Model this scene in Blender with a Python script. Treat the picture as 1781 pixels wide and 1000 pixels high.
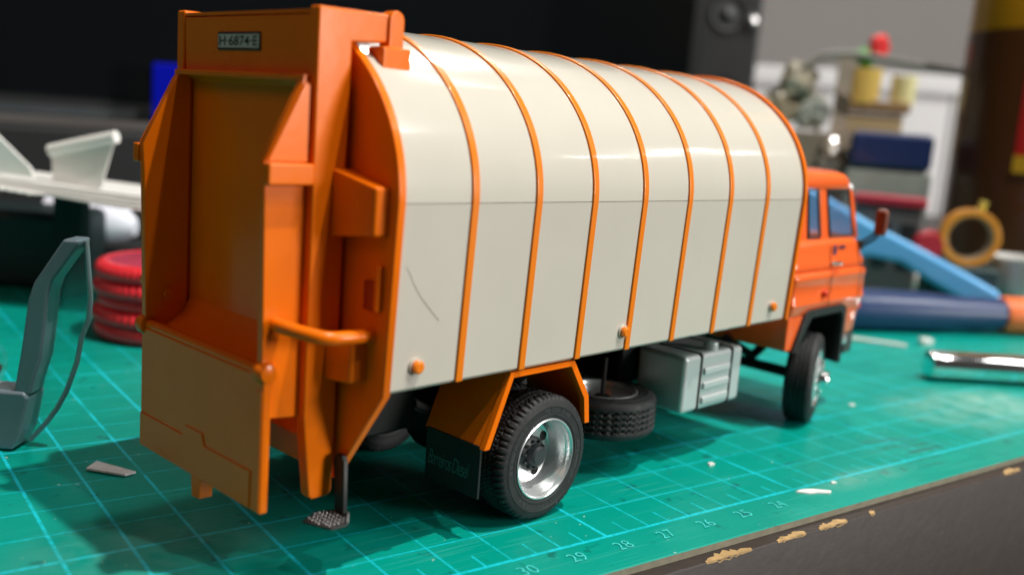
import bpy, bmesh, math, random
from mathutils import Vector, Matrix
R = math.radians
random.seed(7)
for o in list(bpy.data.objects): bpy.data.objects.remove(o)
sc = bpy.context.scene
COL = sc.collection
S = 0.01                      # everything below is written in centimetres

# ------------------------------------------------------------------ camera
def make_camera():
    yaw, pitch, roll = 0.6435, 0.1686, -0.0772
    f = Vector((math.sin(yaw)*math.cos(pitch), math.cos(yaw)*math.cos(pitch), -math.sin(pitch)))
    r = Vector((math.cos(yaw), -math.sin(yaw), 0)); d = f.cross(r)
    r2 = r*math.cos(roll) + d*math.sin(roll); d2 = -r*math.sin(roll) + d*math.cos(roll)
    M = Matrix((r2, -d2, -f)).transposed().to_4x4()
    M.translation = Vector((-9.0245, -11.4587, 6.8457))*S
    cam = bpy.data.cameras.new('camera'); ob = bpy.data.objects.new('camera', cam); COL.objects.link(ob)
    ob.matrix_world = M
    cam.sensor_fit = 'HORIZONTAL'; cam.sensor_width = 36; cam.lens = 36*1704.4/1781
    cam.clip_start = 0.005; cam.clip_end = 50
    cam.dof.use_dof = True; cam.dof.focus_distance = 0.172; cam.dof.aperture_fstop = 12.5
    sc.camera = ob
make_camera()

# ------------------------------------------------------------------ world and lamps (indoor, artificial light)
w = bpy.data.worlds.new('World'); sc.world = w; w.use_nodes = True
w.node_tree.nodes['Background'].inputs[0].default_value = (1, .93, .88, 1)
w.node_tree.nodes['Background'].inputs[1].default_value = 0.04
sc.view_settings.view_transform = 'Standard'; sc.view_settings.look = 'None'
sc.view_settings.gamma = 1; sc.view_settings.exposure = 0.30
sc.cycles.use_denoising = True
TYAW = R(10.2); TO = Vector((0.644, 3.807, 0))      # truck root on the mat
def tw(v):                                          # truck frame -> world, centimetres
    x, y, z = v
    return Vector((TO.x + x*math.cos(TYAW) - y*math.sin(TYAW), TO.y + x*math.sin(TYAW) + y*math.cos(TYAW), z))
def lamp(name, direction, dist, power, sx, sy=None, color=(1, 1, 1), target=(2, 0, 3)):
    L = bpy.data.lights.new(name, 'AREA'); L.energy = power; L.color = color
    L.shape = 'RECTANGLE' if sy else 'DISK'; L.size = sx
    if sy: L.size_y = sy
    ob = bpy.data.objects.new(name, L); COL.objects.link(ob)
    t = tw(target); p = tw(Vector(target) + Vector(direction).normalized()*dist)
    ob.location = p*S
    ob.rotation_euler = (p - t).to_track_quat('Z', 'Y').to_euler()
lamp('desk_lamp', (.17, -.28, 1), 110, 9.4, .022, color=(1, .97, .90))
lamp('ceiling_lamp', (.10, -.52, 1), 200, 6, .06, color=(1, .97, .92))
lamp('high_fill', (.47, -.55, .70), 170, 7.5, .5, .4, color=(1, .98, .95))  # added soft fill for the body side, not an actual window
lamp('side_fill', (.44, -.88, .15), 170, 14, .35, .4, color=(1, .97, .93))  # added low fill to brighten the right-facing sides
lamp('room_light', (.62, .25, .62), 220, 5, 1.0, .7, color=(1, .97, .93))
lamp('rear_fill', (-.74, .12, .66), 200, 3.0, 1.2, .8, color=(1, .52, .36))  # added warm fill that lifts the dark rear faces
lamp('background_fill', (.45, .35, 1), 140, 42, .35, color=(1, .97, .93), target=(62, 25, 0))  # added fill to brighten the wall, board and background clutter
for i_, (az, el, pw, ln) in enumerate(((-34, 22.5, .10, .10), (-29, 23.0, .07, .06), (-25.5, 24.5, .14, .10), (-22.5, 22.5, .05, .05))):
    lamp('streak_lamp', (math.cos(R(az))*math.cos(R(el)), math.sin(R(az))*math.cos(R(el)), math.sin(R(el))), 150, pw, ln, .016)  # small lamps added to draw the broken highlight streak on the body

# ------------------------------------------------------------------ materials
MATS = {}
def mat(name, col, rough=.4, metal=0, spec=.5, coat=0, noise=0, nscale=60, bump=0, bscale=400, trans=0, emit=None, ior=1.45, rvar=0, speck=0):
    if name in MATS: return MATS[name]
    m = bpy.data.materials.new(name); m.use_nodes = True; MATS[name] = m
    nt = m.node_tree; b = nt.nodes['Principled BSDF']
    b.inputs['Base Color'].default_value = (*col, 1); b.inputs['Roughness'].default_value = rough
    b.inputs['Metallic'].default_value = metal; b.inputs['Specular IOR Level'].default_value = spec
    b.inputs['Coat Weight'].default_value = coat; b.inputs['Coat Roughness'].default_value = .06
    b.inputs['Transmission Weight'].default_value = trans; b.inputs['IOR'].default_value = ior
    if noise or bump or rvar or speck:
        tc = nt.nodes.new('ShaderNodeTexCoord')
        sca = nt.nodes.new('ShaderNodeVectorMath'); sca.operation = 'SCALE'; sca.inputs['Scale'].default_value = 100
        nt.links.new(tc.outputs['Object'], sca.inputs[0])
    if noise:
        n = nt.nodes.new('ShaderNodeTexNoise'); n.inputs['Scale'].default_value = nscale/100; n.inputs['Detail'].default_value = 8
        nt.links.new(sca.outputs[0], n.inputs['Vector'])
        mx = nt.nodes.new('ShaderNodeMix'); mx.data_type = 'RGBA'
        mx.inputs[6].default_value = (*[c*(1-noise) for c in col], 1); mx.inputs[7].default_value = (*[min(1, c*(1+noise)) for c in col], 1)
        nt.links.new(n.outputs[0], mx.inputs[0]); nt.links.new(mx.outputs[2], b.inputs['Base Color'])
    if speck:
        n = nt.nodes.new('ShaderNodeTexNoise'); n.inputs['Scale'].default_value = 14; n.inputs['Detail'].default_value = 3
        nt.links.new(sca.outputs[0], n.inputs['Vector'])
        r_ = nt.nodes.new('ShaderNodeMapRange'); r_.inputs[1].default_value = .70; r_.inputs[2].default_value = .74
        nt.links.new(n.outputs[0], r_.inputs[0])
        mx2 = nt.nodes.new('ShaderNodeMix'); mx2.data_type = 'RGBA'; mx2.inputs[7].default_value = (.35, .35, .33, 1)
        ml = nt.nodes.new('ShaderNodeMath'); ml.operation = 'MULTIPLY'; ml.inputs[1].default_value = speck
        nt.links.new(r_.outputs[0], ml.inputs[0]); nt.links.new(ml.outputs[0], mx2.inputs[0])
        src = b.inputs['Base Color'].links
        if src: nt.links.new(src[0].from_socket, mx2.inputs[6])
        else: mx2.inputs[6].default_value = (*col, 1)
        nt.links.new(mx2.outputs[2], b.inputs['Base Color'])
    if rvar:
        n = nt.nodes.new('ShaderNodeTexNoise'); n.inputs['Scale'].default_value = .9; n.inputs['Detail'].default_value = 6
        nt.links.new(sca.outputs[0], n.inputs['Vector'])
        r_ = nt.nodes.new('ShaderNodeMapRange'); r_.inputs[3].default_value = max(.02, rough-rvar); r_.inputs[4].default_value = rough+rvar
        nt.links.new(n.outputs[0], r_.inputs[0]); nt.links.new(r_.outputs[0], b.inputs['Roughness'])
    if bump:
        n = nt.nodes.new('ShaderNodeTexNoise'); n.inputs['Scale'].default_value = bscale/100; n.inputs['Detail'].default_value = 4
        nt.links.new(sca.outputs[0], n.inputs['Vector'])
        bp = nt.nodes.new('ShaderNodeBump'); bp.inputs['Strength'].default_value = bump; bp.inputs['Distance'].default_value = .0002
        nt.links.new(n.outputs[0], bp.inputs['Height']); nt.links.new(bp.outputs[0], b.inputs['Normal'])
    if emit:
        b.inputs['Emission Color'].default_value = (*emit[0], 1); b.inputs['Emission Strength'].default_value = emit[1]
    return m
ORANGE = mat('orange_paint', (.84, .165, .003), .24, spec=.22, coat=.08, noise=.10, nscale=130, bump=.16, bscale=260, rvar=.09, speck=.10)
RIBOR = mat('orange_rib_paint', (.80, .20, .004), .30, spec=.45, coat=.25, bump=.06, bscale=300)
CAB = mat('cab_orange_paint', (.86, .13, .022), .24, spec=.5, coat=.6, bump=.05, bscale=200)
CREAM = mat('cream_paint', (.580, .555, .480), .16, spec=.5, coat=.5, noise=.06, nscale=70, bump=.14, bscale=60, rvar=.06, speck=.06)
RUBBER = mat('tyre_rubber', (.021, .022, .023), .6, spec=.35, noise=.6, nscale=300, bump=.35, bscale=900, speck=.35)
BLACK = mat('black_plastic', (.012, .013, .013), .45, spec=.4, bump=.1)
CHASSIS = mat('chassis_black', (.010, .011, .011), .6, spec=.3, bump=.2)
SILVER = mat('silver_paint', (.74, .76, .77), .26, metal=.75, bump=.05, rvar=.08)
TANK = mat('tank_grey_paint', (.55, .58, .58), .34, metal=.35, bump=.05, rvar=.05)
CHROME = mat('chrome', (.88, .89, .90), .10, metal=1)
HUBM = mat('hub_dark_paint', (.03, .033, .035), .45, bump=.2)
RED = mat('red_reflector', (.28, .006, .006), .25, spec=.6, coat=.4)
GASKET = mat('black_gasket', (.015, .015, .016), .5)
def glassmat(name, tint, gl=.12, rough=.03):
    m = bpy.data.materials.new(name); m.use_nodes = True; nt = m.node_tree
    nt.nodes.remove(nt.nodes['Principled BSDF']); out = nt.nodes['Material Output']
    t = nt.nodes.new('ShaderNodeBsdfTransparent'); t.inputs[0].default_value = (*tint, 1)
    g = nt.nodes.new('ShaderNodeBsdfGlossy'); g.inputs['Roughness'].default_value = rough
    lf = nt.nodes.new('ShaderNodeLayerWeight'); pw = nt.nodes.new('ShaderNodeMath'); pw.operation = 'POWER'; pw.inputs[1].default_value = 4
    nt.links.new(lf.outputs['Facing'], pw.inputs[0]); lw = nt.nodes.new('ShaderNodeMath'); lw.operation = 'MULTIPLY'; lw.inputs[1].default_value = .45; nt.links.new(pw.outputs[0], lw.inputs[0])
    ad = nt.nodes.new('ShaderNodeMath'); ad.operation = 'ADD'; ad.inputs[1].default_value = gl
    nt.links.new(lw.outputs[0], ad.inputs[0])
    mx = nt.nodes.new('ShaderNodeMixShader'); nt.links.new(ad.outputs[0], mx.inputs[0])
    nt.links.new(t.outputs[0], mx.inputs[1]); nt.links.new(g.outputs[0], mx.inputs[2]); nt.links.new(mx.outputs[0], out.inputs[0])
    return m
GLASS = glassmat('cab_glass', (.95, .98, 1.0), .06)

# ------------------------------------------------------------------ mesh helpers
class MB:
    def __init__(self): self.bm = bmesh.new()
    def poly(self, pts): return self.bm.faces.new([self.bm.verts.new(p) for p in pts])
    def box(self, x0, x1, y0, y1, z0, z1, M=None):
        v = [self.bm.verts.new(p) for p in ((x0,y0,z0),(x1,y0,z0),(x1,y1,z0),(x0,y1,z0),(x0,y0,z1),(x1,y0,z1),(x1,y1,z1),(x0,y1,z1))]
        for q in ((0,3,2,1),(4,5,6,7),(0,1,5,4),(1,2,6,5),(2,3,7,6),(3,0,4,7)): self.bm.faces.new([v[i] for i in q])
        if M: bmesh.ops.transform(self.bm, matrix=M, verts=v)
        return self
    def prism(self, pts, axis, a, b):
        """polygon in the two other axes (x<y<z order) extruded from a to b along axis"""
        def P(p, t):
            q = list(p); q.insert(axis, t); return q
        A = [self.bm.verts.new(P(p, a)) for p in pts]; B = [self.bm.verts.new(P(p, b)) for p in pts]
        n = len(pts); self.bm.faces.new(A); self.bm.faces.new(B[::-1])
        for i in range(n): self.bm.faces.new((A[i], B[i], B[(i+1) % n], A[(i+1) % n]))
        return self
    def hexa(self, a, b):
        """two quads joined"""
        A = [self.bm.verts.new(p) for p in a]; B = [self.bm.verts.new(p) for p in b]
        self.bm.faces.new(A); self.bm.faces.new(B[::-1])
        for i in range(4): self.bm.faces.new((A[i], B[i], B[(i+1) % 4], A[(i+1) % 4]))
        return self
    def tube(self, pts, r, seg=14, cap=True):
        pts = [Vector(p) for p in pts]; rings = []; up = None
        for i, p in enumerate(pts):
            t = (pts[min(i+1, len(pts)-1)] - pts[max(i-1, 0)]).normalized()
            if up is None: up = Vector((0, 0, 1)) if abs(t.z) < .9 else Vector((1, 0, 0))
            s = t.cross(up).normalized(); up = s.cross(t).normalized()
            rr = r[i] if isinstance(r, (list, tuple)) else r
            rings.append([self.bm.verts.new(p + (s*math.cos(2*math.pi*k/seg) + up*math.sin(2*math.pi*k/seg))*rr) for k in range(seg)])
        for A, B in zip(rings, rings[1:]):
            for k in range(seg): self.bm.faces.new((A[k], A[(k+1) % seg], B[(k+1) % seg], B[k]))
        if cap: self.bm.faces.new(rings[0][::-1]); self.bm.faces.new(rings[-1])
        return self
    def lathe(self, prof, seg=64, axis='y', fn=None, closed=False, c=(0, 0, 0), cap=False):
        """prof: list of (radius, along); fn(i, k, r, a) can change the radius"""
        rings = []
        for i, (r, a) in enumerate(prof):
            ring = []
            for k in range(seg):
                t = 2*math.pi*k/seg; rr = fn(i, t, r, a) if fn else r
                u, v = rr*math.cos(t), rr*math.sin(t)
                p = {'y': (u, a, v), 'z': (u, v, a), 'x': (a, u, v)}[axis]
                ring.append(self.bm.verts.new((p[0]+c[0], p[1]+c[1], p[2]+c[2])))
            rings.append(ring)
        pairs = list(zip(rings, rings[1:])) + ([(rings[-1], rings[0])] if closed else [])
        for A, B in pairs:
            for k in range(seg): self.bm.faces.new((A[k], A[(k+1) % seg], B[(k+1) % seg], B[k]))
        if cap: self.bm.faces.new(rings[0][::-1]); self.bm.faces.new(rings[-1])
        return self
    def loft(self, rings, close_ends=True):
        V = [[self.bm.verts.new(p) for p in r] for r in rings]; n = len(V[0])
        for A, B in zip(V, V[1:]):
            for k in range(n): self.bm.faces.new((A[k], A[(k+1) % n], B[(k+1) % n], B[k]))
        if close_ends: self.bm.faces.new(V[0][::-1]); self.bm.faces.new(V[-1])
        return self
    def ball(self, c, r, seg=16):
        bmesh.ops.create_uvsphere(self.bm, u_segments=seg, v_segments=seg//2+2, radius=r, matrix=Matrix.Translation(c)); return self
    def build(self, name, material, parent=None, bevel=0, smooth=35, loc=None, rot=None, bseg=2):
        bm = self.bm
        bmesh.ops.recalc_face_normals(bm, faces=bm.faces[:])
        bmesh.ops.scale(bm, vec=(S, S, S), verts=bm.verts[:])
        for f in bm.faces: f.smooth = True
        if not bevel:
            for e in bm.edges:
                if len(e.link_faces) == 2 and e.calc_face_angle(0) > R(smooth): e.smooth = False
        me = bpy.data.meshes.new(name); bm.to_mesh(me); bm.free(); me.materials.append(material)
        ob = bpy.data.objects.new(name, me); COL.objects.link(ob)
        if bevel:
            b = ob.modifiers.new('bevel', 'BEVEL'); b.width = bevel*S; b.segments = bseg; b.limit_method = 'ANGLE'; b.angle_limit = R(40); b.harden_normals = True
            b.use_clamp_overlap = True
        if parent: ob.parent = parent
        if loc is not None: ob.location = Vector(loc)*S
        if rot is not None: ob.rotation_euler = rot
        return ob
def empty(name, loc, rz=0, parent=None):
    o = bpy.data.objects.new(name, None); COL.objects.link(o); o.location = Vector(loc)*S; o.rotation_euler = (0, 0, rz)
    o.empty_display_size = .01
    if parent: o.parent = parent
    return o
def tag(o, label=None, cat=None, group=None, kind=None):
    if label: o['label'] = label
    if cat: o['category'] = cat
    if group: o['group'] = group
    if kind: o['kind'] = kind
    return o
def text(name, body, material, parent, origin, xdir, updir, height, width=None, depth=.004, shear=0, space=1, offset=0):
    cu = bpy.data.curves.new('t', 'FONT'); cu.body = body; cu.size = 1; cu.extrude = 0; cu.shear = shear; cu.space_character = space
    cu.align_x = 'LEFT'; cu.resolution_u = 3; cu.offset = offset
    t = bpy.data.objects.new('t', cu); COL.objects.link(t)
    dg = bpy.context.evaluated_depsgraph_get(); dg.update()
    me = bpy.data.meshes.new_from_object(t.evaluated_get(dg)); bpy.data.objects.remove(t); bpy.data.curves.remove(cu)
    xs = [v.co.x for v in me.vertices]; ys = [v.co.y for v in me.vertices]
    x0, x1, y0, y1 = min(xs), max(xs), min(ys), max(ys)
    sy = height/(y1-y0); sx = (width/(x1-x0)) if width else sy
    X = Vector(xdir).normalized(); U = Vector(updir).normalized(); N = X.cross(U)
    for v in me.vertices:
        v.co = (Vector(origin) + X*((v.co.x-x0)*sx) + U*((v.co.y-y0)*sy) + N*depth)*S
    me.materials.clear(); me.materials.append(material); me.name = name
    ob = bpy.data.objects.new(name, me); COL.objects.link(ob); ob.parent = parent
    return ob
def copy_tree(o, parent=None):
    c = o.copy(); COL.objects.link(c); c.parent = parent
    for ch in o.children: copy_tree(ch, c)
    return c

# ------------------------------------------------------------------ desk, wall
DESKM = mat('dark_brown_laminate', (.030, .022, .018), .5, spec=.4, noise=.35, nscale=250, bump=.3, bscale=500, speck=.10)
CHIP = mat('bare_chipboard', (.40, .26, .11), .85, noise=.65, nscale=500, bump=.6, bscale=700)
m = MB()
m.prism([(-1.24, -.155), (-1.275, -.165), (-1.29, -.19), (-1.29, -5.0), (90, -5.0), (90, -.155)], 0, -60, 130)
desk = m.build('desk', DESKM, bevel=0); tag(desk, kind='structure', label='dark brown laminate desk with chipped front edge')
def chip(x0, x1, dep, seed):
    rnd = random.Random(seed); m = MB(); n = 15; rows = [[], [], [], []]
    for i in range(n):
        t = i/(n-1); x = x0 + (x1-x0)*t; h = max(.02, math.sin(math.pi*t)**.55*(.25 + 1.1*rnd.random()))
        rows[0].append((x + .05*rnd.random(), -1.25 + dep*h, -.153)); rows[1].append((x, -1.245, -.151 - .004*rnd.random()))
        rows[2].append((x, -1.282, -.163)); rows[3].append((x, -1.294, -.19 - .05*h*rnd.random()))
    V = [[m.bm.verts.new(p) for p in r] for r in rows]
    for A, B in zip(V, V[1:]):
        for k in range(n-1): m.bm.faces.new((A[k], A[k+1], B[k+1], B[k]))
    m.build('edge_chip', CHIP, desk)
for i, (a, b, d) in enumerate(((3.10, 4.25, .14), (4.95, 5.75, .09), (6.15, 7.0, .10), (7.75, 7.9, .05), (12.9, 13.6, .10))): chip(a, b, d, i)
WALLM = mat('grey_wall_paint', (.27, .26, .25), .8, noise=.05, nscale=6)
m = MB(); m.box(-150, 260, 0, 6, -60, 160)
wall = m.build('wall', WALLM, loc=(85, 95, 0), rot=(0, 0, R(-38))); tag(wall, kind='structure')

# ------------------------------------------------------------------ cutting mat
def mat_material():
    m = bpy.data.materials.new('cutting_mat_vinyl'); m.use_nodes = True; nt = m.node_tree; b = nt.nodes['Principled BSDF']
    N = lambda t: nt.nodes.new(t)
    def mth(op, a, b_=None, c=None):
        n = N('ShaderNodeMath'); n.operation = op
        for i, v in enumerate((a, b_, c)):
            if v is None: continue
            if isinstance(v, (int, float)): n.inputs[i].default_value = v
            else: nt.links.new(v, n.inputs[i])
        return n.outputs[0]
    tc = N('ShaderNodeTexCoord'); sca = N('ShaderNodeVectorMath'); sca.operation = 'SCALE'; sca.inputs['Scale'].default_value = 100
    nt.links.new(tc.outputs['Object'], sca.inputs[0]); sx = N('ShaderNodeSeparateXYZ'); nt.links.new(sca.outputs[0], sx.inputs[0])
    X, V = sx.outputs[0], sx.outputs[1]
    def noise(scale, det=5, rough=.55, vec=None, dist=0):
        n = N('ShaderNodeTexNoise'); n.inputs['Scale'].default_value = scale; n.inputs['Detail'].default_value = det; n.inputs['Roughness'].default_value = rough
        n.inputs['Distortion'].default_value = dist
        nt.links.new(vec or sca.outputs[0], n.inputs['Vector']); return n.outputs[0]
    def ramp(v, a, b_, lo=0, hi=1):
        n = N('ShaderNodeMapRange'); n.inputs[1].default_value = a; n.inputs[2].default_value = b_; n.inputs[3].default_value = lo; n.inputs[4].default_value = hi
        nt.links.new(v, n.inputs[0]); return n.outputs[0]
    def line(co, period, off, half, soft=.012):
        t = mth('ADD', co, 1000*period - off + period/2)
        d = mth('ABSOLUTE', mth('SUBTRACT', mth('MODULO', t, period), period/2))
        return ramp(d, half, half+soft, 1, 0)
    inside = ramp(V, -.03, -.02)
    thin = mth('MAXIMUM', mth('MULTIPLY', line(X, 1, 0, .012), inside), mth('MULTIPLY', line(V, 1, 0, .012), inside))
    bold = mth('MAXIMUM', mth('MULTIPLY', line(X, 5, 2, .026), inside), mth('MULTIPLY', line(V, 5, 3, .026), inside))
    rim = ramp(mth('ABSOLUTE', V), .028, .042, 1, 0)
    bold = mth('MAXIMUM', bold, rim)
    leftbold = mth('MULTIPLY', mth('MULTIPLY', line(X, 1, 0, .022), inside), ramp(X, -2.5, -3.2))
    bold = mth('MAXIMUM', bold, leftbold)
    tick = mth('MULTIPLY', mth('MULTIPLY', line(X, 1, .5, .012), inside), ramp(V, .42, .44, 1, 0))
    wear = ramp(noise(.9, 8, .7), .34, .50); wear2 = ramp(noise(9, 4, .6), .30, .55, .35, 1)
    lines = mth('MULTIPLY', mth('MAXIMUM', mth('MULTIPLY', mth('MAXIMUM', thin, tick), .80), mth('MULTIPLY', bold, .95)), mth('MULTIPLY', mth('MAXIMUM', wear, .35), wear2))
    # base colour with slow variation, stains and rubbed patches
    base = N('ShaderNodeMix'); base.data_type = 'RGBA'; base.inputs[6].default_value = (.000, .235, .180, 1); base.inputs[7].default_value = (.000, .300, .235, 1)
    nt.links.new(noise(.45, 9, .62), base.inputs[0])
    def over(prev, fac, col):
        n = N('ShaderNodeMix'); n.data_type = 'RGBA'; nt.links.new(fac, n.inputs[0]); nt.links.new(prev, n.inputs[6]); n.inputs[7].default_value = (*col, 1); return n.outputs[2]
    stain = mth('MULTIPLY', ramp(noise(2.1, 4, .5), .63, .70), .65)
    c = over(base.outputs[2], stain, (.003, .08, .07))
    haze = mth('MULTIPLY', ramp(noise(.16, 7, .6), .50, .72), .28)
    c = over(c, haze, (.02, .31, .25))
    # knife scratches: stretched noise in two directions
    for ang, th in ((25, .655), (-38, .665), (80, .67), (5, .66)):
        mp = N('ShaderNodeMapping'); mp.inputs['Rotation'].default_value = (0, 0, R(ang)); mp.inputs['Scale'].default_value = (.28, 15, 1)
        nt.links.new(sca.outputs[0], mp.inputs[0])
        c = over(c, mth('MULTIPLY', ramp(noise(1, 2, .5, mp.outputs[0]), th, th+.02), .5), (.03, .34, .28))
    c = over(c, lines, (.012, .56, .68))
    def blob(cx, cy, rx, ry):
        a = mth('DIVIDE', mth('SUBTRACT', X, cx), rx); b_ = mth('DIVIDE', mth('SUBTRACT', V, cy), ry)
        return mth('SQRT', mth('ADD', mth('MULTIPLY', a, a), mth('MULTIPLY', b_, b_)))
    for cx, cy, rx, ry, am in ((17.2, 1.9, 3.6, 2.2, .55), (18.6, 2.2, 1.3, .8, .5), (9.0, -.2, 2.0, .5, .3), (-4.6, 3.0, 2.5, 1.6, .22)):
        k_ = mth('MULTIPLY', ramp(blob(cx, cy, rx, ry), .25, 1.0, 1, 0), ramp(noise(1.3, 8, .7), .36, .62))
        c = over(c, mth('MULTIPLY', k_, am), (.30, .50, .42))
    mp = N('ShaderNodeMapping'); mp.inputs['Rotation'].default_value = (0, 0, R(-58)); mp.inputs['Scale'].default_value = (.5, 9, 1); nt.links.new(sca.outputs[0], mp.inputs[0])
    dk = mth('MULTIPLY', ramp(blob(11.9, .3, 1.5, 1.5), .4, 1.0, 1, 0), ramp(noise(1, 3, .6, mp.outputs[0]), .52, .60))
    c = over(c, mth('MULTIPLY', dk, .8), (.03, .10, .09))
    smear = mth('MULTIPLY', ramp(blob(8.2, .9, 1.2, .9), .3, 1.0, 1, 0), ramp(noise(1, 3, .6, mp.outputs[0]), .60, .66))
    c = over(c, mth('MULTIPLY', smear, .8), (.02, .09, .08))
    crumbs = ramp(noise(7.5, 1, .4), .785, .80)
    c = over(c, mth('MULTIPLY', crumbs, .7), (.55, .66, .58))
    # side of the sheet: grey-beige core
    geo = N('ShaderNodeNewGeometry'); sz = N('ShaderNodeSeparateXYZ'); nt.links.new(geo.outputs['Normal'], sz.inputs[0])
    side = ramp(mth('ABSOLUTE', sz.outputs[2]), .6, .7, 1, 0)
    core = N('ShaderNodeMix'); core.data_type = 'RGBA'; core.inputs[6].default_value = (.16, .155, .115, 1); core.inputs[7].default_value = (.33, .30, .22, 1)
    nt.links.new(noise(5, 6, .6), core.inputs[0])
    n = N('ShaderNodeMix'); n.data_type = 'RGBA'; nt.links.new(side, n.inputs[0]); nt.links.new(c, n.inputs[6]); nt.links.new(core.outputs[2], n.inputs[7])
    nt.links.new(n.outputs[2], b.inputs['Base Color'])
    nt.links.new(ramp(noise(.7, 6, .6), .3, .7, .26, .46), b.inputs['Roughness'])
    b.inputs['Specular IOR Level'].default_value = .14
    bp = N('ShaderNodeBump'); bp.inputs['Strength'].default_value = .12; bp.inputs['Distance'].default_value = .0002
    nt.links.new(noise(14, 4, .6), bp.inputs['Height']); nt.links.new(bp.outputs[0], b.inputs['Normal'])
    return m
m = MB(); m.prism([(-1.0, -.154), (-1.035, -.145), (-1.035, -.02), (-1.015, 0), (29.5, 0), (29.5, -.154)], 0, -40, 61)
mat_ob = m.build('cutting_mat', mat_material()); tag(mat_ob, 'worn green cutting mat with pale blue centimetre grid lying on the desk', 'cutting mat')
mat_ob.location.z = -.00001
PRINT = mat('mat_print_blue', (.06, .60, .58), .5, noise=.4, nscale=900)
for num in range(24, 38):
    text('number', str(num), PRINT, mat_ob, (30-num-.16, -.54, .012), (1, 0, 0), (0, 1, 0), .27, .32, depth=.003, offset=-.012)

# ------------------------------------------------------------------ the truck
truck = empty('garbage_truck', TO, TYAW)
tag(truck, 'orange and cream scale model garbage truck standing on the cutting mat', 'model truck')
A_, B_, ZC, ZB, HWB = 2.96, 2.56, 5.60, 2.83, 2.85
def profile(off=0, lower=True, upper=True, n=48, zb=ZB):
    pts = []
    if lower: pts += [(-(HWB+off), zb)]
    if upper:
        for i in range(n+1):
            t = math.pi*i/n; pts.append((-(A_+off)*math.cos(t), ZC + (B_+off)*math.sin(t)))
    if lower: pts += [(HWB+off, zb)]
    return pts
# tank body: upper and lower shell with a fine joint between them
m = MB(); m.prism(profile(0, False, True), 0, -3.42, 8.2); body = m.build('refuse_body', CREAM, truck, smooth=30)
m = MB(); m.prism([(-HWB+.05, ZB), (-HWB, ZB+.05), (-A_-.004, ZC-.012), (A_+.004, ZC-.012), (HWB, ZB+.05), (HWB-.05, ZB)], 0, -3.42, 8.2); m.build('lower_side_panel', CREAM, body, smooth=20)
m = MB(); m.box(-3.40, 8.18, -A_+.03, A_-.03, ZC-.03, ZC+.02); m.build('joint_gasket', mat('joint_grey', (.20, .19, .16), .7), body)  # even grey strip filling the joint
def band(x0, x1, off, name, material, parent, zb=ZB+.005, inner=-.02, bevel=.025):
    m = MB(); po = profile(off, zb=zb); pi = profile(inner, zb=zb); rings = []
    rings.append([(x0, *p) for p in pi]); rings.append([(x0, *p) for p in po]); rings.append([(x1, *p) for p in po]); rings.append([(x1, *p) for p in pi])
    V = [[m.bm.verts.new(p) for p in r] for r in rings]; n = len(po)
    for A, B in zip(V, V[1:]+V[:1]):
        for k in range(n-1): m.bm.faces.new((A[k], A[k+1], B[k+1], B[k]))
    for k in (0, n-1): m.bm.faces.new([v[k] for v in V])
    return m.build(name, material, parent, bevel=bevel)
for x in (-2.03, -.62, .80, 2.23, 3.68, 5.14, 6.61):
    band(x-.076, x+.076, .035, 'rib', RIBOR, body)
band(8.17, 8.30, .07, 'front_rim', ORANGE, body)
for x, z in ((-2.93, 3.2), (2.06, 3.2), (7.53, 3.2)):
    for s in (-1, 1):
        y = HWB + (z-ZB)/(ZC-ZB)*(A_-HWB)
        m = MB(); m.lathe([(.13, 0), (.13, .05), (.12, .055)], 28, 'y', cap=True); bs = m.build('fixing_knob', CREAM, truck, loc=(x, s*y - (.025 if s > 0 else .03), z))
        m = MB(); m.lathe([(.098, -.0), (.098, .085), (.07, .105)], 28, 'y', cap=True); m.build('knob_cap', RIBOR, bs, rot=(0, 0, 0 if s > 0 else math.pi), loc=(0, 0.02, 0))
# a hair lying on the rear side panel
def side_y(z): return -(HWB + (z-ZB)/(ZC-ZB)*(A_-HWB)) - .004
m = MB(); m.tube([tw((x, side_y(z), z)) for x, z in ((-3.27, 4.70), (-3.2, 4.62), (-3.1, 4.45), (-2.95, 4.25), (-2.8, 4.1), (-2.55, 3.86))], .003, 5)
tag(m.build('hair_strand', mat('hair', (.36, .26, .17), .5)), 'thin curved brown hair clinging to the cream side panel', 'hair')
# rear flange plate
fl = profile(.07); flp = [(-HWB-.07, ZB)] + fl[1:-1] + [(HWB+.07, ZB), (1.87, 1.30), (-1.87, 1.30)]
m = MB(); m.prism(flp, 0, -3.56, -3.41); m.build('rear_flange', ORANGE, truck, bevel=.03)

# tailgate: two posts with arms, panel, hopper
tail = empty('tailgate', (0, 0, 0), 0, truck)
post = [(-4.22, 8.17), (-2.92, 8.20), (-2.92, 7.80), (-3.64, 7.74), (-3.64, 1.16), (-3.70, 1.09), (-4.00, 1.09), (-4.05, 1.15), (-4.20, 2.40)]
for s in (-1, 1):
    m = MB(); m.prism(post, 1, s*1.72, s*1.95); m.build('side_post', ORANGE, tail, bevel=.035)
    # roof hinge lug
    m = MB(); m.box(-3.18, -2.66, s*1.70, s*2.06, 7.30, 7.74)
    lug = []
    for i in range(13):
        t = math.pi*i/12; lug.append((-2.90 + .14*math.cos(t), 8.12 + .14*math.sin(t)))
    lug += [(-3.04, 7.70), (-2.76, 7.70)]
    m.prism(lug, 1, s*1.76, s*2.0); m.build('hinge_lug', ORANGE, tail, bevel=.03)
m = MB(); m.prism([(-4.20, 8.06), (-3.80, 8.12), (-3.80, 2.0), (-4.05, 2.0), (-4.05, 7.1), (-4.17, 7.15)], 1, -1.72, 1.72); m.build('upper_panel', ORANGE, tail, bevel=.02)
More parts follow.
